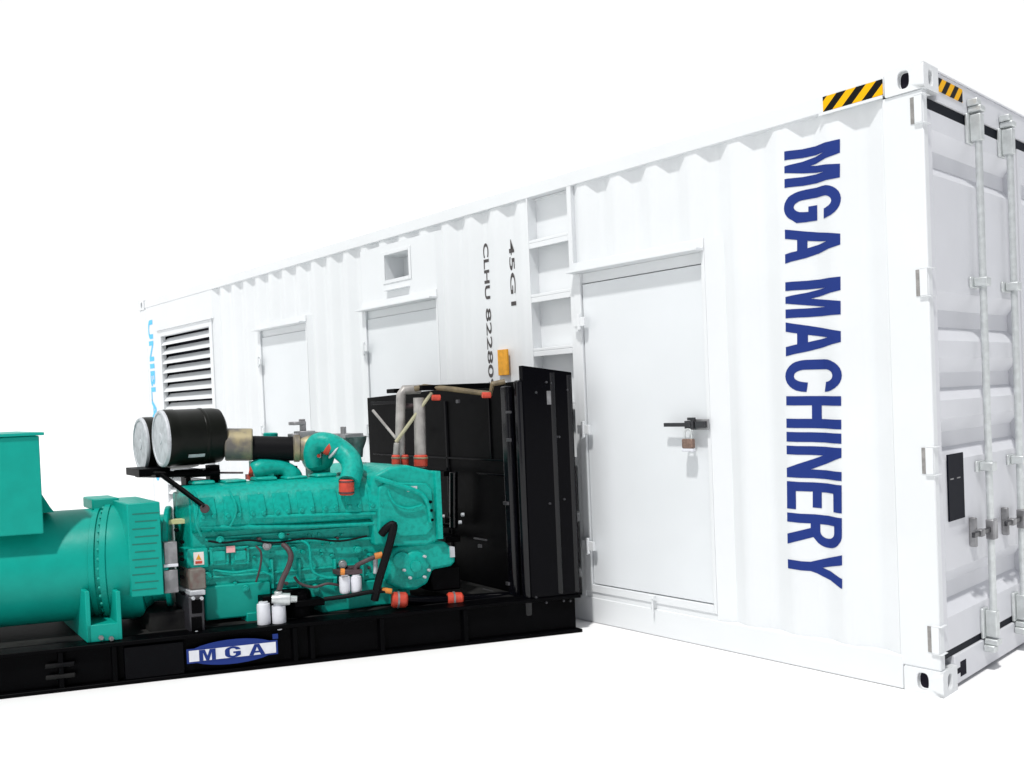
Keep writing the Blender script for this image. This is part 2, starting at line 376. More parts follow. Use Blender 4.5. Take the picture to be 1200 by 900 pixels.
# ladder recess with rungs
bm = bm_new(); a, b = LAD; dpt = .085
box(bm, (a, dpt, ZB), (b, dpt + .01, ZT)); box(bm, (a - .012, .0005, ZB), (a, dpt, ZT)); box(bm, (b, .062, ZB), (b + .012, dpt, ZT)); box(bm, (a + .0005, .062, ZT - .008), (b - .0005, dpt, ZT)); box(bm, (a, .02, ZB - .01), (b, dpt, ZB))
lr = obj('ladder_recess', bm, WHITE, ct)
for k in range(7):
    z = 2.505 - k * .362; bm = bm_new()
    box(bm, (a + .001, .0, z - .016), (b - .001, .07, z + .004)); box(bm, (a + .0012, .0, z - .052), (b - .0012, .012, z - .0165))
    obj('rung', bm, WHITE, lr, bevel=.003)
# louvred air intake
bm = bm_new(); a, b = LOU; za, zb = .30, 2.47
box(bm, (a, -.012, za), (a + .10, .05, zb)); box(bm, (b - .075, -.012, za), (b, .05, zb)); box(bm, (a + .10, -.012, zb - .075), (b - .075, .05, zb)); box(bm, (a + .10, -.012, za), (b - .075, .05, za + .06))
box(bm, (a - .02, -.030, zb), (b + .02, .0055, zb + .012))
lv = obj('louvre_vent', bm, WHITE, ct, bevel=.003)
bm = bm_new(); box(bm, (a + .05, .16, za), (b - .03, .17, zb)); box(bm, (a + .05, .051, za), (a + .052, .16, zb)); box(bm, (b - .032, .051, za), (b - .03, .16, zb)); obj('vent_backing', bm, DARK, lv)
z = zb - .125; k = 0
while z > za + .1:
    bm = bm_new()
    prism(bm, [(-.004, z - .064), (-.004, z - .054), (.075, z + .030), (.075, z + .020)], a + .1005, b - .0755, 'yz')
    obj('slat', bm, WHITE, lv); z -= .1135; k += 1
# markings on the side
def on_wall(bm, ox, oz, tilt=0., proud=.0022, flat=None):
    """text that reads downwards: x of the text runs down the wall, its y towards +x"""
    ca, sa = math.cos(tilt), math.sin(tilt)
    for v in bm.verts:
        tx, ty = v.co.x, v.co.y; rx, ry = ca * tx - sa * ty, sa * tx + ca * ty
        v.co = V((ox + ry, 0, oz - rx))
    xs = [v.co.x for v in bm.verts]
    for x in brk(min(xs), max(xs)):
        bmesh.ops.bisect_plane(bm, geom=bm.verts[:] + bm.edges[:] + bm.faces[:], plane_co=(x, 0, 0), plane_no=(1, 0, 0))
    for v in bm.verts: v.co.y = (corr(v.co.x) if flat is None else flat) - proud
    for f in bm.faces:
        f.normal_update()
        if f.normal.y > 0: f.normal_flip()
    return bm
obj('lettering', on_wall(letters_mesh('MGA MACHINERY', .298, 2.215), -.703, 2.660, tilt=-R(1.75)), BLUE, ct, recalc=False, label='large blue words MGA MACHINERY reading down the side')
obj('owner_code', on_wall(text_mesh('CLHU', .056, .40, .02), -3.116, 2.575), INK, ct, recalc=False)
obj('serial_number', on_wall(text_mesh('8228090', .056, .70, .012), -3.116, 2.11), INK, ct, recalc=False)
obj('size_code', on_wall(text_mesh('45G1', .052, .46, .015), -2.843, 2.56), INK, ct, recalc=False)
obj('end_lettering', on_wall(text_mesh('UNIBLARCO', .15, 2.02, .03), -9.555, 2.63, flat=.006), CYAN, ct, recalc=False)
bm = bm_new(); box(bm, (-2.955, -.006, 1.62), (-2.855, .0095, 1.80)); obj('warning_plate', bm, YEL, ct, bevel=.002)
bm = bm_new(); box(bm, (-.478, -.0045, 2.800), (-.182, -.0005, 2.872)); obj('hazard_tape', bm, HAZ, ct)
bm = bm_new(); box(bm, (-.50, -.010, 2.783), (-.182, -.0005, 2.7955)); obj('rail_lip', bm, WHITE, ct)

# ---- door end
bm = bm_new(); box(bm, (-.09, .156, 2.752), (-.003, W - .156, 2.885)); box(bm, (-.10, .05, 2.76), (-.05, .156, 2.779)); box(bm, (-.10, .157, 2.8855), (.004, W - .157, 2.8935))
obj('door_header', bm, SHADEW, ct, bevel=.004)
bm = bm_new(); box(bm, (-.09, .156, .020), (-.003, W - .156, .158)); obj('door_sill', bm, SHADEW, ct, bevel=.004)
bm = bm_new(); box(bm, (-.006, .168, .066), (-.0024, .268, .092)); 
box(bm, (-.0045, .215, .045), (-.0022, .285, .116)); obj('sill_socket', bm, DARK, ct)
bm = bm_new(); box(bm, (-.0028, .176, 2.800), (.0015, .452, 2.862)); obj('hazard_tape', bm, HAZ, ct)
bm = bm_new(); box(bm, (-.020, .0515, .1585), (-.014, W - .0515, .1925)); box(bm, (-.020, .0515, 2.702), (-.014, W - .0515, 2.7515)); box(bm, (-.09, 1.2065, .1585), (-.03, 1.2315, 2.7515)); box(bm, (-.085, .0505, .1585), (-.03, .0615, 2.7515)); obj('door_seal', bm, GASKET, ct)
GRV = [(2.615, 2.405), (1.870, 1.640), (1.560, 1.360), (1.275, 1.075), (.560, .345)]
def leaf(y0, y1, zt, zb):
    pts = [(-.078, zt), (-.012, zt)]
    for a, b in GRV:
        h = a - b; pts += [(-.012, a), (-.064, a - h * .34), (-.064, b + h * .30), (-.012, b)]
    pts += [(-.012, zb), (-.078, zb)]
    m = bm_new(); prism(m, pts, y0 + .045, y1 - .045, 'xz', f=lambda x, y, z: V((x, y, z)))
    box(m, (-.078, y0, zb), (-.0125, y0 + .0445, zt)); box(m, (-.078, y1 - .0445, zb), (-.0125, y1, zt))
    return m
def rod(parent, y, zt, zb):
    x = .035; m = bm_new(); cyl(m, V((x, y, zb)), V((x, y, zt)), .0165, 16)
    rd = obj('lock_rod', m, GALV, parent)
    for z in (zt - .06, zb + .065):
        m = bm_new(); box(m, (-.0115, y - .045, z - .075), (.004, y + .026, z + .075)); box(m, (.004, y - .023, z - .066), (.056, y + .023, z + .066)); obj('rod_bracket', m, GALV, parent, bevel=.005)
        s = 1 if z > 1.4 else -1
        m = bm_new(); box(m, (-.002, y - .03, z + s * .0755), (.062, y + .03, z + s * .105)); box(m, (-.0021, y - .04, z + s * .1055), (.05, y + .012, z + s * .140)); obj('rod_cam', m, GALV, parent, bevel=.006)
    for z in (1.93, 1.02):
        m = bm_new(); box(m, (-.0115, y - .055, z - .028), (.002, y + .05, z + .028)); box(m, (.002, y - .029, z - .022), (.064, y + .029, z + .022)); obj('rod_guide', m, GALV, parent, bevel=.005)
    z = .71
    m = bm_new(); box(m, (.030, y - .235, z - .013), (.046, y + .02, z + .013)); obj('handle', m, CHROME, parent, bevel=.004)
    m = bm_new(); box(m, (-.0115, y - .152, z - .072), (.022, y - .130, z + .072)); box(m, (.022, y - .164, z - .018), (.054, y - .118, z + .018)); obj('handle_catch', m, STEEL, parent, bevel=.006)
    m = bm_new(); box(m, (.020, y - .028, z - .05), (.060, y + .028, z + .05)); obj('handle_hub', m, STEEL, parent, bevel=.006)
ZD0, ZD1 = .193, 2.7015
for i, (y0, y1) in enumerate(((.062, 1.206), (1.232, W - .062))):
    lf = obj('end_door', leaf(y0, y1, ZD1, ZD0), SHADEW, ct, angle=12)
    rr = (.545, .975) if i == 0 else (W - .975, W - .545)
    for y in rr: rod(lf, y, 2.745, .175)
    if i == 0:
        m = bm_new(); box(m, (-.0115, .150, .79), (-.004, .335, 1.105)); pn = obj('data_plate', m, NAVY, lf, bevel=.002)
        m = bm_new()
        for yy, zz, ww in ((.17, .985, .04), (.25, .985, .04)):
            m = bm_new(); box(m, (-.0041, yy, zz), (-.0032, yy + ww, zz + .006)); obj('plate_print', m, STEEL, pn)
    m = bm_new()
# hinge lugs wrapped round the corner post
for z in (2.69, 1.905, 1.088, .262):
    m = bm_new(); box(m, (-.040, -.010, z - .062), (-.006, .0015, z + .062)); box(m, (-.0385, -.0105, z - .066), (.008, .055, z - .0625)); box(m, (-.0385, -.0105, z + .0625), (.008, .055, z + .066))
    hg = obj('hinge', m, WHITE, ct, bevel=.003)
    m = bm_new(); box(m, (-.060, -.0015, z - .06), (-.0405, .0015, z + .06)); obj('hinge_slot', m, SLOT, hg)

# ================================================================== THE GENERATOR SET
gs = thing('diesel_generator_set', 'teal diesel generator with black radiator on a black skid in front of the white container', 'generator', GO)
def B(bm, x0, y0, x1, y1, w0, w1):
    """a box whose near face covers the surveyed rectangle, reaching from w0 to w1 across the machine"""
    a = at(x0, (y0 + y1) / 2, w0).x; b = at(x1, (y0 + y1) / 2, w0).x; xm = (x0 + x1) / 2
    t = at(xm, y0, w0).z; u = at(xm, y1, w0).z
    box(bm, (min(a, b), w0, min(t, u)), (max(a, b), w1, max(t, u)), G)
def rbolts(bm, pts, w, r=.009, h=.012):
    for px, py in pts:
        q = at(px, py, w); cyl(bm, G(q.x, w - h, q.z), G(q.x, w + .004, q.z), r, 6, ch=.001)
def obq(name, m, material, parent, **k): return obj(name, m, material, parent, **k)

# ---- skid
bm = bm_new()
box(bm, (0, 0.012, .022), (4.3, .03, .213), G)
box(bm, (-.012, -.03, 0), (4.3, .11, .0215), G); box(bm, (-.012, -.03, .2135), (4.3, .11, .235), G)
box(bm, (0, 1.25, 0), (4.3, 1.36, .235), G)
for u in (.02, .5, 1.1, 1.75, 2.35, 2.95, 3.6): box(bm, (u, .11, .03), (u + .09, 1.25, .225), G)
sk = obj('base_frame', bm, BLACK, gs, bevel=.004)
for px in (70, 133, 345, 365, 447, 545):
    u = at(px, 770, 0).x; m = bm_new(); box(m, (u - .012, -.026, .022), (u + .012, .0118, .213), G); obj('web_stiffener', m, BLACK, sk, bevel=.002)
m = bm_new(); box(m, (-.012, .1105, .2275), (4.3, 1.2, .2362), G); obj('deck_plate', m, DUSTY, sk)
# lifting stub at the left part of the skid
m = bm_new(); q = at(70, 785, 0)
for dz in (-.03, .03): cyl(m, G(q.x - .07, -.02, q.z + dz), G(q.x + .07, -.02, q.z + dz), .012, 12)
obj('cable_gland', m, DUSTY, sk)
# name plate
uL, uR = at(217, 772, 0).x, at(323, 762, 0).x; uc = (uL + uR) / 2; hw = (uL - uR) / 2
m = bm_new(); zc = .118
ol = [(uc + hw * math.cos(R(a)) * 1.0, zc + .068 * math.sin(R(a))) for a in range(0, 360, 12)]
prism(m, ol, -.0285 - .004, -.0285, 'xz', G)
box(m, (uc - hw, -.0335, zc - .041), (uc + hw, -.0285, zc + .038), G)
npl = obj('name_plate', m, BLUE, sk)
m = bm_new(); box(m, (uc - hw * .955, -.0350, zc - .032), (uc + hw * .955, -.0336, zc + .029), G); obj('plate_band', m, FWHITE, npl)
for ch, x in (('M', .0), ('G', .56), ('A', 1.09)):
    m = letters_mesh(ch, .060, hw * .36)
    for v in m.verts: v.co = G(uc + hw * .74 - hw * x - v.co.x, -.0362, zc - .0315 + v.co.y)
    obj('plate_letter', m, BLUE, npl)
m = bm_new(); box(m, (uR - .004, -.0335, zc + .045), (uR + .024, -.0285, zc + .072), G); obj('plate_mark', m, BLUE, npl)
m = bm_new(); box(m, (at(145, 770, 0).x, -.016, .022), (at(215, 770, 0).x, .0118, .20), G); obj('web_panel', m, BLACKG, sk, bevel=.004)

# ---- alternator
def alt_axis(px, py, w): return gp(px, py, w)
ca = at(90, 662, .45); rA = (at(90, 597, .45).z - at(90, 735, .20).z) / 2
zA = (at(90, 597, .45).z + at(90, 735, .20).z) / 2
wA = .10 + rA / CV
u0 = at(148, 650, .12).x
def P(u, w, z): return G(u, w, z)
bm = bm_new(); lathe(bm, P(u0, wA, zA), EU, [(0, rA * .97), (.012, rA), (4.25 - u0, rA), (4.27 - u0, rA * .9)], 64)
al = obj('alternator', bm, TEAL, gs, bevel=.004)
bm = bm_new()
lathe(bm, P(at(152, 650, .12).x, wA, zA), EU, [(0, rA + .02), (.004, rA + .028), (.034, rA + .028), (.038, rA + .006)], 64)
lathe(bm, P(at(138, 650, .12).x, wA, zA), EU, [(0, rA + .004), (.003, rA + .010), (.03, rA + .010), (.033, rA + .002)], 64)
obj('flange_ring', bm, TEAL, al)
bm = bm_new(); B(bm, -130, 514.5, 49, 632, .06, .95)
tb = obj('terminal_box', bm, TEAL, al, bevel=.006)
bm = bm_new(); B(bm, -132, 510.5, 52, 514.2, .045, .97); obj('box_lid', bm, TEAL, tb, bevel=.003)
bm = bm_new(); a = at(50, 573, .12); b = at(69, 596, .12)
prism(bm, [(a.x + .004, a.z), (a.x + .004, b.z - .03), (b.x, b.z - .03), (b.x + .02, b.z)], .25, .45, 'xz', G); obj('box_gusset', bm, TEAL, tb, bevel=.003)
bm = bm_new(); B(bm, 108, 584, 140, 597, .38, .62); obj('lifting_block', bm, TEAL, al, bevel=.008)
for k in range(16):
    a = R(-62 + k * 9.2); nn = EV * -math.cos(a) + V((0, 0, math.sin(a))); c = P(at(152, 650, .12).x, wA, zA) + nn * (rA + .016) + EU * .034
    m = bm_new(); cyl(m, c, c + EU * .012, .011, 6, ch=.001); obj('bolt', m, TEAL, al)
# fan shroud with slots
uS0, uS1 = at(190.5, 640, .12).x, at(151, 640, .12).x
bm = bm_new(); rS = rA + .022
lathe(bm, P(uS0, wA, zA), EU, [(0, rS - .004), (.006, rS), (uS1 - uS0 - .004, rS), (uS1 - uS0, rS - .004)], 64)
fs = obj('fan_shroud', bm, TEAL, al)
# flat shroud side cover
bm = bm_new(); B(bm, 151, 589, 190, 699, .075, .55); obj('side_cover', bm, TEAL, fs, bevel=.006)
SLT = mat('slot_dark_teal', (.002, .15, .115), .7)
for k in range(11):
    m = bm_new(); B(m, 155 + (k % 2) * 3, 601 + k * 8.9, 186 - (k % 3) * 2, 602.4 + k * 8.9, .0738, .0746); obj('vent_slot', m, SLT, fs)
# feet
bm = bm_new()
a = at(98, 690, .05); b = at(139, 752, .05); zc_ = a.z
box(bm, (b.x, .02, .236), (a.x, .75, .33), G)
for px in (101, 137):
    u = at(px, 700, .05).x; box(bm, (u - .012, .02, .236), (u + .012, .6, at(px, 692, .05).z), G)
ft = obj('foot', bm, TEAL, al, bevel=.004)
for q in [(118, 747), (130, 748)]:
    bm = bm_new(); rbolts(bm, [q], .02, .013, .02); obj('bolt', bm, STEEL, ft)
bm = bm_new(); box(bm, (3.35, .1, .2365), (4.1, .8, .30), G); obj('foot', bm, DUSTY, al, bevel=.004)

# ---- flywheel housing between alternator and engine
bm = bm_new(); uF0, uF1 = at(221, 650, .15).x, uS0 - .002
lathe(bm, P(uF0, wA, zA), EU, [(0, rA * .92), (.008, rA * .95), (.03, rA * .95), (.034, rA * .80), (uF1 - uF0 - .03, rA * .80), (uF1 - uF0, rA * .93)], 56)
fw = obj('flywheel_housing', bm, TEALE, gs, bevel=.003)
bm = bm_new(); B(bm, 192.5, 635, 208, 662, .115, .2); B(bm, 192.5, 668, 209, 695, .115, .2); obj('cover_plate', bm, STEEL, fw, bevel=.003)
bm = bm_new(); B(bm, 192, 661, 209, 664.5, .108, .2); obj('bright_strip', bm, FWHITE, fw, bevel=.002)
for q in [(213, 635), (213, 655), (213, 676), (214, 695), (206, 621), (212, 649), (212, 667)]:
    bm = bm_new(); rbolts(bm, [q], .125, .011, .02); obj('bolt', bm, BLACK, fw)
bm = bm_new(); B(bm, 198, 609, 217, 614, .30, .36); obj('label_plate', bm, mat('pale_yellow_paint', (.70, .66, .34), .5), fw)
bm = bm_new(); B(bm, 175, 716, 224, 741, .14, .6)
obj('engine_support', bm, DUSTY, gs, bevel=.01)

# ---- engine
bm = bm_new()
B(bm, 224, 572, 470, 688, .197, .52)
en = obj('engine_block', bm, TEALE, gs, bevel=.012)
# round the long upper gallery (cylinder heads) : a deep rounded bar
bm = bm_new()
uh0, uh1 = at(452, 600, .16).x, at(226, 600, .16).x
zt, zb_ = at(340, 564, .16).z, at(340, 618, .16).z
prof = [(.20, zb_), (.155, zb_ + .02), (.13, zb_ + .07), (.135, zb_ + .15), (.165, zt - .055), (.22, zt - .015), (.30, zt), (.43, zt), (.48, zt - .06), (.48, zb_)]
prism(bm, prof, uh0, uh1, 'yz', G)
hd = obj('cylinder_head', bm, TEALE, en, bevel=.008)
# head joints and bolts
bm = bm_new()
for k in range(8):
    u = uh0 + (uh1 - uh0) * (k + .5) / 8
    prism(bm, [(.150, zb_ + .03), (.118, zb_ + .075), (.122, zb_ + .13), (.150, zt - .06)], u - .045, u + .045, 'yz', G)
    cyl(bm, G(u - .03, .15, zb_ + .10), G(u - .03, .108, zb_ + .10), .013, 8); cyl(bm, G(u + .03, .15, zb_ + .10), G(u + .03, .108, zb_ + .10), .013, 8)
obj('head_cover', bm, TEALE, en, bevel=.006)
bm = bm_new()
tube(bm, [gp(236, 617, .15), gp(330, 617, .15), gp(452, 613, .15)], .014, 10); tube(bm, [gp(300, 606, .13), gp(360, 604, .12), gp(440, 602, .13)], .011, 10)
tube(bm, [gp(240, 632, .185), gp(340, 634, .185), gp(450, 630, .185)], .011, 10)
obj('fuel_line', bm, TEALE, en)
# rocker boxes on top
for k in range(6):
    u = uh0 + (uh1 - uh0) * (k + .55) / 6.2; m = bm_new()
    box(m, (u - .062, .30, zt - .002), (u + .062, .44, zt + .018 + .006 * (k % 2)), G); obj('rocker_cover', m, TEALE, en, bevel=.014, seg=3)
# side access covers with ribs
for k, (a, b) in enumerate(((246, 268), (271, 292))):
    m = bm_new(); B(m, a, 641 - k * .6, b, 662 - k * .8, .178, .24); B(m, a + 4, 646 - k * .6, b - 4, 657 - k * .8, .168, .19)
    rbolts(m, [(a + 2, 643 - k * .6), (b - 2, 643 - k * .6), (a + 2, 660 - k * .8), (b - 2, 660 - k * .8)], .178, .008, .01)
    obj('access_cover', m, TEALE, en, bevel=.004)
bm = bm_new()
for py in (623, 637.5, 668, 681): B(bm, 242, py, 432, py + 2.6, .185, .24)
for px in (318, 350, 392, 424): B(bm, px, 655, px + 3, 690, .172, .24)
obj('block_rib', bm, TEALE, en, bevel=.003)
for _ in range(46):
    m = bm_new(); px, py = random.uniform(236, 440), random.uniform(622, 684); q = random.uniform(.006, .013)
    rbolts(m, [(px, py)], random.choice((.19, .20, .215)), q, random.uniform(.01, .04)); obj('bolt', m, TEALE if _ % 6 else BROWNH, en)
# small pipes, loom and fittings along the side
for pix, rad, ma, nm in (
    ([(250, 668, .19), (275, 671, .16), (300, 668, .15), (318, 674, .15)], .007, TEALE, 'fuel_line'),
    ([(350, 632, .16), (362, 640, .14), (366, 668, .14), (380, 676, .14), (395, 677, .12)], .008, TEALE, 'fuel_line'),
    ([(300, 640, .16), (306, 648, .14), (305, 664, .14), (300, 682, .15)], .006, BROWNH, 'sensor_cable'),
    ([(244, 634, .16), (262, 636, .15), (292, 633, .15), (322, 636, .15), (360, 631, .15), (398, 634, .15), (430, 628, .14)], .006, RUBBER, 'wiring_loom'),
    ([(268, 575, .15), (276, 590, .11), (276, 604, .11), (270, 616, .13)], .007, TEALE, 'fuel_line'),
    ([(345, 676, .15), (352, 684, .13), (368, 688, .13), (384, 684, .13), (398, 686, .14)], .008, BROWNH, 'oil_line'),
    ([(455, 575, .10), (462, 590, .09), (478, 596, .09), (495, 592, .09)], .008, TEALE, 'coolant_line'),
    ([(226, 575, .16), (232, 590, .14), (230, 612, .14), (236, 628, .16)], .009, TEALE, 'coolant_line')):
    m = bm_new(); tube(m, [gp(*p) for p in pix], rad, 8, k=4); obj(nm, m, ma, en)
for px, py, w_, sz in ((258, 633, .15, .022), (313, 640, .15, .026), (344, 645, .15, .02), (402, 662, .14, .024), (370, 690, .15, .022), (288, 690, .155, .02), (420, 645, .15, .022), (243, 676, .15, .024), (330, 628, .13, .018)):
    m = bm_new(); c = gp(px, py, w_); cyl(m, c, c - EV * -.07, sz, 12); cyl(m, c - EV * .012, c + EV * .01, sz * .6, 6); obj('fitting', m, random.choice((TEALE, TEALE, STEEL)), en)
# oil pan and lower block
bm = bm_new(); B(bm, 240, 684, 318, 724, .17, .55); B(bm, 318, 684, 470, 702, .19, .55)
pts = [at(375, 700, .19), at(480, 690, .19), at(482, 706, .19), at(440, 710, .19), at(378, 719, .19)]
prism(bm, [(p.x, p.z) for p in pts], .185, .9, 'xz', G)
obj('oil_pan', bm, TEAL, gs, bevel=.010, seg=3)
bm = bm_new(); B(bm, 290, 718, 303, 739, .155, .6); B(bm, 334, 700, 343, 738, .175, .6); obj('engine_foot', bm, TEAL, gs, bevel=.005)
# gear housing at the radiator end: outline of its near face with rounded corners
def outline(name, pix, w0, w1, material, parent, bevel=.01, seg=3):
    m = bm_new(); pts = [at(x, y, w0) for x, y in pix]; prism(m, [(p.x, p.z) for p in pts], w0, w1, 'xz', G)
    return obj(name, m, material, parent, bevel=bevel, seg=seg, angle=30)
gh = outline('gear_housing', [(434, 568), (440, 557), (456, 548), (478, 545), (508, 552), (517, 556), (518, 600), (520, 620), (514, 634), (500, 640), (440, 640)], .13, .9, TEALE, gs, .018)
outline('housing_cover', [(444, 572), (452, 565), (500, 566), (507, 574), (508, 618), (500, 628), (450, 630), (444, 622)], .112, .2, TEALE, gh, .010)
bm = bm_new(); tube(bm, [gp(440, 560, .12), gp(465, 568, .10), gp(492, 578, .10), (gp(502, 592, .10)), gp(505, 612, .10)], .016, 10); obj('coolant_line', bm, TEALE, gh)
for q in [(503, 588), (504, 598), (505, 609)]:
    bm = bm_new(); rbolts(bm, [q], .10, .010, .02); obj('bolt', bm, BLACK, gh)
bm = bm_new(); B(bm, 478, 570, 489, 576, .10, .12); obj('label_plate', bm, CAPM, gh)
bm = bm_new(); B(bm, 512, 552, 518, 632, .10, .5); obj('edge_flange', bm, TEALE, gh, bevel=.003)
wp = outline('water_pump', [(468, 640), (500, 634), (522, 634), (533, 645), (535, 658), (530, 664), (508, 668), (502, 684), (488, 692), (470, 692), (455, 684), (455, 650)], .15, .75, TEALE, gs, .022)
bm = bm_new(); q = gp(486, 662, .15); lathe(bm, q, -EV, [(-.03, .085), (.02, .085), (.03, .07), (.032, .035), (.05, .032), (.052, 0)], 28); q = gp(470, 656, .15); lathe(bm, q, -EV, [(-.03, .05), (.03, .05), (.036, .02), (.037, 0)], 24)
obj('pump_cover', bm, TEALE, wp)
for q in [(497, 652), (502, 668), (480, 677), (473, 668), (497, 676)]:
    bm = bm_new(); rbolts(bm, [q], .118, .009, .016); obj('bolt', bm, CAPM, wp)
bm = bm_new(); B(bm, 528, 641, 533, 653, .14, .2); obj('cover_plate', bm, CAPM, wp)
bm = bm_new(); B(bm, 505, 664, 540, 692, .2, .6); obj('belt_drive', bm, BLACK, gs, bevel=.01)

# ---- air filters: round canisters, axes square to the radiator
AX = V((math.cos(R(85)), math.sin(R(85)), 0))
def air_filter(cx, cy, w, rpx, length, grp):
    c = gp(cx, cy, w); r = (at(cx, cy - rpx, w).z - at(cx, cy + rpx, w).z) / 2
    m = bm_new(); lathe(m, c + AX * .004, AX, [(0, r * .98), (.01, r), (.06, r), (.066, r * .985), (length - .05, r * .985), (length - .015, r * .95), (length, r * .80)], 48)
    f = obj('air_filter', m, FILTER, gs)
    m = bm_new(); lathe(m, c - AX * .010, AX, [(-.004, 0), (-.003, r * .18), (0, r * .2), (.001, r * .86), (-.004, r * .88), (-.004, r * .95), (.004, r * .985), (.0135, r * .985)], 48); obj('end_cap', m, CAPM, f)
    if grp:
        m = bm_new(); lathe(m, c + AX * length * .62, AX, [(0, r * .99), (.004, r * 1.004), (.02, r * 1.004), (.024, r * .99)], 48); obj('clamp_band', m, FILTER, f)
    return c, r, f
c1, r1, f1 = air_filter(190, 514, .38, 34, .34, True)
c2, r2, f2 = air_filter(166.5, 521, .80, 32, .34, False)
bm = bm_new(); q0 = c1 + AX * .12; d = (CAM - GO - q0); d.z = 0; d = (d - AX * d.dot(AX)).normalized()
for k in range(7):
    a = R(-44 + k * 1.6)
    if k in (0, 6): continue
    p = c1 + AX * (.105) + (d * math.cos(a) + V((0, 0, math.sin(a)))) * r1 * 1.0
    e = AX; t = (d * -math.sin(a) + V((0, 0, math.cos(a))))
    vv = [bm.verts.new(x + (d * math.cos(a) + V((0, 0, math.sin(a)))) * .003) for x in (p, p + AX * .095, p + AX * .095 + t * .004, p + t * .004)]; bm.faces.new(vv)
obj('filter_label', bm, CAPM, f1)
bm = bm_new()
tube(bm, [gp(161, 556, .8), gp(185, 556, .38), gp(258, 554, .38)], .02, 8, smooth=False)
B(bm, 163, 549, 200, 558, .45, .75); B(bm, 216, 551, 256, 559, .40, .6); B(bm, 246, 545, 258, 566, .42, .5); B(bm, 218, 552, 224, 572, .4, .5)
obj('filter_bracket', bm, BLACK, gs, bevel=.003)
bm = bm_new(); tube(bm, [gp(190, 557, .34), gp(212, 573, .20), gp(240, 594, .10)], .015, 10, smooth=False); obj('filter_strut', bm, BLACK, gs)
bm = bm_new(); cyl(bm, gp(240, 596, .09), gp(240, 596, .2), .026, 12); obj('strut_foot', bm, BROWNH, gs)
bm = bm_new(); cyl(bm, gp(258, 554, .4), gp(285, 554, .4), .006, 8); obj('tie_rod', bm, BROWNH, gs)
# sleeve, hose, turbo inlet
bm = bm_new(); cyl(bm, gp(264, 521, .45), gp(296, 521, .45), .098, 32, .006); sl = obj('intake_sleeve', bm, TAN, gs)
bm = bm_new(); cyl(bm, gp(294.5, 525, .45), gp(345, 526, .45), .074, 28, .006); obj('air_hose', bm, RUBBER, gs)
bm = bm_new(); lathe(bm, gp(343, 525, .45), gp(377, 525, .45) - gp(343, 525, .45), [(0, .07), (.01, .086), (.04, .086), (.045, .075), (.07, .085), (.12, .10), (.165, .10), (.175, .085)], 32)
tb_ = obj('turbocharger', bm, TAN, gs)
bm = bm_new(); B(bm, 352, 505, 370, 515, .40, .5); B(bm, 354, 496, 359, 506, .44, .48); B(bm, 344, 494, 359, 498, .42, .5); B(bm, 343, 508, 358, 512, .42, .5); B(bm, 353, 491, 358, 495, .44, .48)
obj('actuator', bm, STEEL, tb_, bevel=.004)
bm = bm_new(); rbolts(bm, [(368, 533), (372, 534)], .35, .012, .02); B(bm, 366, 531, 373, 537, .34, .4); obj('red_cap', bm, REDH, tb_, bevel=.004)
bm = bm_new(); B(bm, 370, 519, 376, 537, .345, .42); obj('turbo_flange', bm, CAPM, tb_, bevel=.003)
# teal low manifold behind the hose
bm = bm_new(); tube(bm, [gp(297, 553, .42), gp(308, 549, .42), gp(330, 548, .42), gp(341, 556, .42), gp(343, 568, .42)], lambda t: .055 + .01 * math.sin(t * 9), 18)
B(bm, 302, 540, 340, 566, .46, .6); B(bm, 314, 543, 321, 564, .375, .5); cyl(bm, gp(317, 507, .6), gp(317, 540, .6), .045, 18)
obj('exhaust_manifold', bm, TEALE, gs, bevel=.005)
bm = bm_new(); cyl(bm, gp(292, 551, .41), gp(297, 552, .41), .032, 14); B(bm, 291, 556, 297, 562, .4, .45); obj('orange_clamp', bm, REDH, gs)
bm = bm_new(); B(bm, 343, 546, 349, 564, .40, .5); obj('hose_support', bm, BLACK, gs)
# compressor scroll and crossover pipe
bm = bm_new(); lathe(bm, gp(372, 535, .50), -EV, [(-.05, .08), (.05, .10), (.085, .09), (.10, .06), (.105, .04), (.106, 0)], 32)
B(bm, 368, 545, 388, 566, .42, .55)
obj('turbo_scroll', bm, TEALE, gs, bevel=.01)
bm = bm_new(); tube(bm, [gp(368, 545, .40), gp(366, 530, .38), gp(372, 519, .36), gp(384, 519, .34), gp(399, 527, .32), gp(410, 538, .27), gp(413, 551, .20), gp(409, 566, .13)], lambda t: .052 + .012 * min(1, t * 2), 22, k=6)
cp = obj('crossover_pipe', bm, TEALE, gs)
def ring(px, py, w, dx, dy, r, half, material, name, parent):
    a = gp(px - dx, py - dy, w); b = gp(px + dx, py + dy, w); m = bm_new(); cyl(m, a, b, r, 22, .008); return obj(name, m, material, parent)
ring(386, 522, .335, 3.2, 1.5, .062, 0, REDH, 'hose_sleeve', cp); ring(393, 527, .325, 1.2, .9, .068, 0, CAPM, 'hose_clamp', cp)
ring(406, 571, .10, 0, 9, .044, 0, REDH, 'red_hose', cp)
for yy in (564, 577): ring(406, yy, .10, 0, .8, .047, 0, CHROME, 'hose_clamp', cp)
bm = bm_new(); lathe(bm, gp(416, 536, .62), V((0, 0, 1)), [(0, .05), (.05, .055), (.10, .075), (.135, .082), (.138, .06)], 26); B(bm, 405, 508, 426, 513, .5, .75); B(bm, 403, 500, 406, 510, .55, .6)
obj('exhaust_outlet', bm, STEEL, gs, bevel=.003)

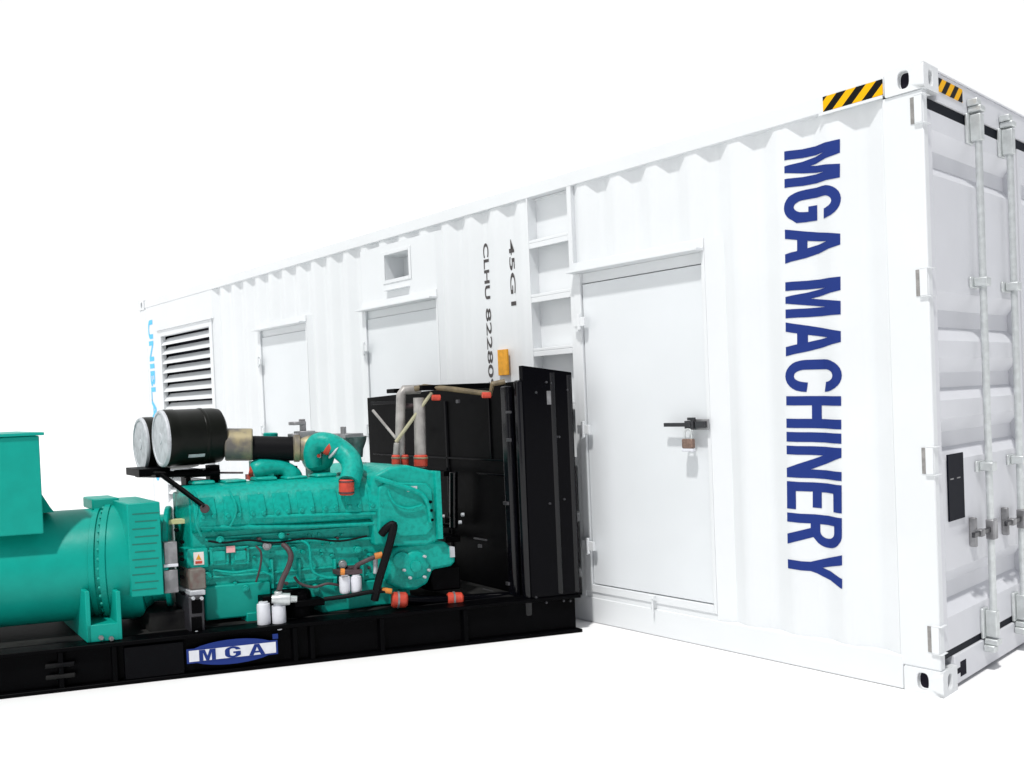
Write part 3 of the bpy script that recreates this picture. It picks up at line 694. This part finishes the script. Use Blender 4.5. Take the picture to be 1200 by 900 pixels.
# ---- lower hoses, pumps and fuel filters
def can(px0, px1, y0, y1, w, parent, name='fuel_filter', material=FWHITE):
    a = gp((px0 + px1) / 2, y1, w); b = gp((px0 + px1) / 2, y0, w); r = abs(at(px0, y0, w).x - at(px1, y0, w).x) / 2; h = (b - a).z
    m = bm_new(); lathe(m, a, V((0, 0, 1)), [(0, r * .8), (.008, r * .96), (.02, r), (h - .03, r), (h - .012, r * .96), (h - .008, r * .7), (h, r * .68)], 26); return obj(name, m, material, parent)
can(302, 318, 705, 739, .06, gs); can(319.5, 336, 707, 738, .05, gs)
can(398, 411, 673, 695, .10, gs); can(411.5, 424.5, 673, 695, .10, gs)
bm = bm_new(); B(bm, 308, 698, 340, 710, .07, .15); B(bm, 345, 703, 381, 711, .10, .2)
obj('filter_head', bm, BLACK, gs, bevel=.005)
bm = bm_new(); lathe(bm, gp(329, 702, .03), gp(343, 702, .03) - gp(329, 702, .03), [(-.05, .022), (-.02, .03), (0, .034), (.05, .034), (.055, .02), (.09, .018)], 18); cyl(bm, gp(326, 704, .03), gp(326, 693, .03), .022, 14); obj('brass_union', bm, GALV, gs)
bm = bm_new(); a = gp(357, 738, .20); lathe(bm, gp(352, 738, .20), V((0, 0, 1)), [(0, .075), (.02, .085), (.15, .085), (.18, .072), (.23, .07), (.245, .05)], 28); B(bm, 332, 691, 358, 703, .14, .26); obj('fuel_pump', bm, BLACK, gs, bevel=.01)
bm = bm_new(); tube(bm, [gp(332, 638, .15), gp(338, 644, .11), gp(341, 652, .09), gp(338, 664, .08), gp(331, 679, .06), gp(327, 692, .04)], .016, 12); obj('fuel_hose', bm, BROWNH, gs)
bm = bm_new(); tube(bm, [gp(447, 626, .09), gp(453, 619, .07), gp(461, 615, .06), gp(459, 628, .05), gp(453, 650, .05), gp(444, 680, .05), gp(439, 703, .07)], .024, 14); bh = obj('lube_hose', bm, RUBBER, gs)
bm = bm_new(); tube(bm, [gp(380, 702, .10), gp(405, 699, .07), gp(432, 694, .05), gp(455, 692, .06)], .013, 12); obj('oil_pipe', bm, RUBBER, gs)
bm = bm_new(); tube(bm, [gp(417, 672, .10), gp(417, 664, .10), gp(427, 658, .08), gp(443, 651, .07)], .014, 10); B(bm, 410, 664, 422, 673, .12, .18); B(bm, 398, 668, 425, 673.5, .085, .18); obj('filter_line', bm, BROWNH, gs, bevel=.003)
bm = bm_new(); cyl(bm, gp(439, 652, .07), gp(448, 650, .07), .019, 12); cyl(bm, gp(399, 670, .06), gp(404, 670, .06), .02, 10); cyl(bm, gp(447, 691, .06), gp(459, 693, .06), .016, 12); obj('pipe_union', bm, ORANGE, gs)
bm = bm_new(); cyl(bm, gp(440, 653, .10), gp(440, 672, .10), .014, 12); obj('sensor', bm, CAPM, gs)
for px, w in ((468, .08), (533, .14)):
    bm = bm_new(); cyl(bm, gp(px - 9, 703, w), gp(px + 9, 703, w), .046, 24, .01); q = at(px, 703, w); h = obj('drain_coupling', bm, REDH, gs)
    bm = bm_new(); lathe(bm, gp(px - 3, 703, w), gp(px + 3, 703, w) - gp(px - 3, 703, w), [(0, .044), (.002, .0505), (.012, .0505), (.014, .044)], 24); obj('hose_clamp', bm, STEEL, h)
bm = bm_new(); tube(bm, [gp(476, 703, .1), gp(500, 704, .14), gp(528, 703, .14)], .028, 14); tube(bm, [gp(538, 702, .14), gp(570, 700, .16), gp(606, 698, .2)], .026, 14); obj('drain_pipe', bm, BLACKG, gs)
bm = bm_new(); B(bm, 512, 719, 545, 723, .10, .35); obj('floor_tag', bm, PINK, gs)
bm = bm_new(); B(bm, 372, 727, 379, 733, .12, .16); B(bm, 387, 726, 395, 733, .12, .16); obj('mount_nut', bm, CAPM, gs, bevel=.006)
# mount bracket column, brown box and stickers
bm = bm_new(); B(bm, 222, 699, 240, 744, .05, .3); mb = obj('mount_bracket', bm, mat('satin_charcoal_paint', (.022, .021, .026), .45), gs, bevel=.006)
bm = bm_new(); B(bm, 225, 703, 237, 719, .042, .06); B(bm, 225, 723, 237, 741, .042, .06); obj('bracket_plate', bm, BLACK, mb, bevel=.003)
for q in [(230, 741), (226, 701), (236, 701)]:
    bm = bm_new(); rbolts(bm, [q], .045, .010, .014); obj('bolt', bm, CAPM, mb)
bm = bm_new(); B(bm, 223, 667, 241.5, 691, .10, .3); jb = obj('junction_box', bm, BRONZE, gs, bevel=.006)
bm = bm_new(); B(bm, 223, 692, 241, 698, .08, .3); obj('rubber_pad', bm, CAPM, gs, bevel=.004)
bm = bm_new(); B(bm, 219, 643, 244, 666, .165, .3); lp = obj('label_bracket', bm, TEALE, gs, bevel=.004)
bm = bm_new(); B(bm, 227, 647, 239, 662, .163, .1655); st = obj('warning_label', bm, STICK, lp)
bm = bm_new(); pts = [at(x, y, .1615) for x, y in ((229.5, 656), (236, 656), (232.8, 649.5))]; prism(bm, [(p.x, p.z) for p in pts], .1612, .1628, 'xz', G); obj('warning_triangle', bm, YEL, st)
bm = bm_new(); B(bm, 229, 657.5, 237, 660.5, .1612, .1628); obj('warning_print', bm, REDH, st)
bm = bm_new(); B(bm, 265.5, 640, 275.5, 647.5, .160, .1665); obj('pink_label', bm, mat('pink_sticker', (.75, .36, .36), .5), en)

# ---- radiator and its cowl
UR = at(620, 600, 0).x
zR0, zR1 = .2365, at(620, 440, 0).z
def face(px, py, u):   # sight line on the plane of the radiator's inner panel
    d = RM @ V(((px - 600 - SHX) / FPX, -(py - 450 - SHY) / FPX, -1)); n = V((EW.y, -EW.x, 0))
    t = ((GO + EU * u - CAM).dot(n)) / d.dot(n); q = CAM + d * t - GO
    return V((u, q.dot(EV) / CV, q.z))
wl = face(434, 560, UR).y; zTop = face(600, 447, UR).z; zL = face(436, 466, UR).z
bm = bm_new()
prism(bm, [(.03, .237), (wl, .237), (wl, zL), (.75, (zTop + zL) / 2 + .01), (.03, zTop)], .03, UR - .002, 'yz', G)
rad = obj('radiator', bm, BLACK, gs, bevel=.004)
# near side panel: folded sheet with channels, standing proud and higher than the core
zS1 = at(621, 428, -.01).z; zS2 = at(675, 436, -.01).z
bm = bm_new(); prism(bm, [(UR + .012, .2365), (-.02, .2365), (-.02, zS2), (UR + .012, zS1)], -.012, .026, 'xz', G)
sp = obj('side_panel', bm, BLACKG, rad, bevel=.003)
for px, wd, dep in ((652, 5.5, .012), (671, 4.5, .012)):
    a, b = at(px - wd / 2, 600, 0).x, at(px + wd / 2, 600, 0).x; zz = .25; m = bm_new()
    n = 12; prof = [(max(a, b) - (max(a, b) - min(a, b)) * (i / n), -.0122 - dep * math.sin(math.pi * i / n) ** .6) for i in range(n + 1)]
    zt_ = zS1 - (UR - (a + b) / 2) / (UR + .02) * (zS1 - zS2) - .02
    prism(m, prof, zz, zt_, 'xy', G); obj('vertical_channel', m, SHEEN if px > 640 else BLACKG, sp)
bm = bm_new(); B(bm, 641, 458, 648, 474, -.0145, -.0125); obj('rating_plate', bm, STEEL, sp)
for q in [(665, 457), (640, 448), (646, 449), (655, 512), (652, 512), (628, 460), (628, 700), (640, 706), (660, 704), (668, 704), (644, 590), (661, 585)]:
    bm = bm_new(); rbolts(bm, [q], -.012, .008, .008); obj('bolt', bm, CHROME, sp)
# inner panel: frame posts, seams, fan cowl
UP = UR + .0005
def IB(m, x0, y0, x1, y1, t=.012, b=0.):
    a = face(x0, (y0 + y1) / 2, UP); c = face(x1, (y0 + y1) / 2, UP); xm = (x0 + x1) / 2; z1 = face(xm, y0, UP).z; z0 = face(xm, y1, UP).z
    box(m, (UP + b, min(a.y, c.y), z0), (UP + b + t, max(a.y, c.y), z1), G)
m = bm_new(); IB(m, 600, 452, 607, 720, .05); IB(m, 614, 445, 619, 720, .04); obj('frame_post', m, SHEEN, rad, bevel=.012, seg=3)
m = bm_new(); IB(m, 527, 470, 529, 720, .012); IB(m, 594, 455, 596, 720, .012); IB(m, 439, 535, 600, 537, .012); IB(m, 437, 470, 470, 474, .02); IB(m, 560, 555, 600, 557, .01); IB(m, 574, 460, 575.5, 540, .008); obj('panel_seam', m, BLACKG, rad, bevel=.002)
m = bm_new(); a = face(531.5, 553, UP + .1); b = face(531.5, 618, UP + .1); cyl(m, G(*a), G(*b), .028, 18); obj('tensioner_tube', m, SHEEN, gs)
for a in ((519, 604, 546, 609, .05, .09), (519, 612, 543, 615, .05, .08), (517, 550, 541, 556, .04, .08), (515, 624, 548, 631, .1, .05)): m = bm_new(); IB(m, *a); obj('pulley_bracket', m, BLACK, gs, bevel=.004)
for px, py in ((521, 605), (544, 603), (541, 612)): m = bm_new(); q = face(px, py, UP + .15); cyl(m, G(*q), G(q.x + .02, q.y, q.z), .012, 8); obj('bolt', m, CAPM, gs)
for x0, y0, x1, y1 in ((566, 630, 580, 632), (571, 637, 574, 641), (576, 690, 588, 694), (604, 481, 609, 484), (605, 513, 609, 517), (601, 587, 606, 591), (500, 503, 506, 506), (545, 468, 548, 472), (604, 681, 607, 685)):
    m = bm_new(); IB(m, x0, y0, x1, y1, .014, .05); obj('cowl_clip', m, CHROME, rad, bevel=.002)
# coolant pipes up to the header tank
m = bm_new(); tube(m, [gp(469, 545, .35), gp(469, 500, .35), gp(470, 462, .35), gp(473, 457, .36), gp(492, 456, .38)], .030, 16, smooth=False); p1 = obj('coolant_pipe', m, PIPE, gs)
m = bm_new(); tube(m, [gp(493, 548, .30), gp(492, 500, .30), gp(491, 466, .30)], .036, 16, smooth=False); p2 = obj('coolant_pipe', m, PIPE, gs)
m = bm_new(); tube(m, [gp(486, 456, .30), gp(497, 453, .28), gp(530, 456, .22), gp(560, 460, .16), gp(575, 461, .12), gp(577, 450, .10), gp(592, 447, .08)], .017, 10, smooth=False); obj('vent_pipe', m, OLIVE, gs)
m = bm_new(); B(m, 495, 450, 575, 456, .24, .34); B(m, 462, 455, 490, 460, .4, .5); obj('header_flange', m, BLACK, gs, bevel=.004)
m = bm_new(); tube(m, [gp(437, 481, .55), gp(466, 516, .34)], .009, 8); obj('stay_rod', m, PIPE, gs)
m = bm_new(); tube(m, [gp(464, 518, .31), gp(506, 460, .26)], .011, 8); obj('stay_rod', m, mat('pale_olive_paint', (.40, .38, .25), .5), gs)
for px, w, p in ((464, .30, p1), (474, .33, p1), (493, .28, p2)):
    m = bm_new(); cyl(m, gp(px, 547, w), gp(px, 533, w), .026 if px < 480 else .042, 18, .006); h = obj('red_hose', m, REDH, p)
    m = bm_new(); cyl(m, gp(px, 537.5, w), gp(px, 535.5, w), .029 if px < 480 else .046, 18, .002); obj('hose_clamp', m, TAN, h)
m = bm_new(); cyl(m, gp(464, 533, .30), gp(465, 519, .30), .018, 12); obj('stub_pipe', m, PIPE, gs)
for px, py, w in ((511, 466, .22), (570, 463, .1), (480, 476, .38)):
    m = bm_new(); cyl(m, gp(px - 5, py, w), gp(px + 5, py, w), .018, 12); obj('red_hose', m, REDH if px > 490 else BROWNH, gs)

# ================================================================== LIGHT
sc = bpy.context.scene
w = bpy.data.worlds.new("World"); sc.world = w; w.use_nodes = True; n = w.node_tree.nodes; l = w.node_tree.links
bg = n['Background']; bg.inputs['Strength'].default_value = .83
tc = n.new('ShaderNodeTexCoord'); dp = n.new('ShaderNodeVectorMath'); dp.operation = 'DOT_PRODUCT'; dp.inputs[1].default_value = (.93, -.10, -.0)
l.new(tc.outputs['Generated'], dp.inputs[0])
rp = n.new('ShaderNodeValToRGB'); rp.color_ramp.elements[0].position = -.12; rp.color_ramp.elements[1].position = .5
rp.color_ramp.elements[0].color = (.985, .995, 1, 1); rp.color_ramp.elements[1].color = (.26, .27, .31, 1)
l.new(dp.outputs['Value'], rp.inputs['Fac']); l.new(rp.outputs['Color'], bg.inputs['Color'])
sd = bpy.data.lights.new('key_light', 'SUN'); so = bpy.data.objects.new('key_light', sd); C.objects.link(so)
sd.energy = 2.3; sd.angle = R(3); sd.color = (1, .985, .96)
to = V((-.20, .46, -.86)).normalized(); so.rotation_euler = to.to_track_quat('-Z', 'Y').to_euler(); so.location = (0, -5, 8)
sc.view_settings.view_transform = 'Standard'; sc.view_settings.look = 'None'; sc.view_settings.exposure = .30; sc.view_settings.gamma = 1
sc.view_settings.use_curve_mapping = False
sc.cycles.max_bounces = 6
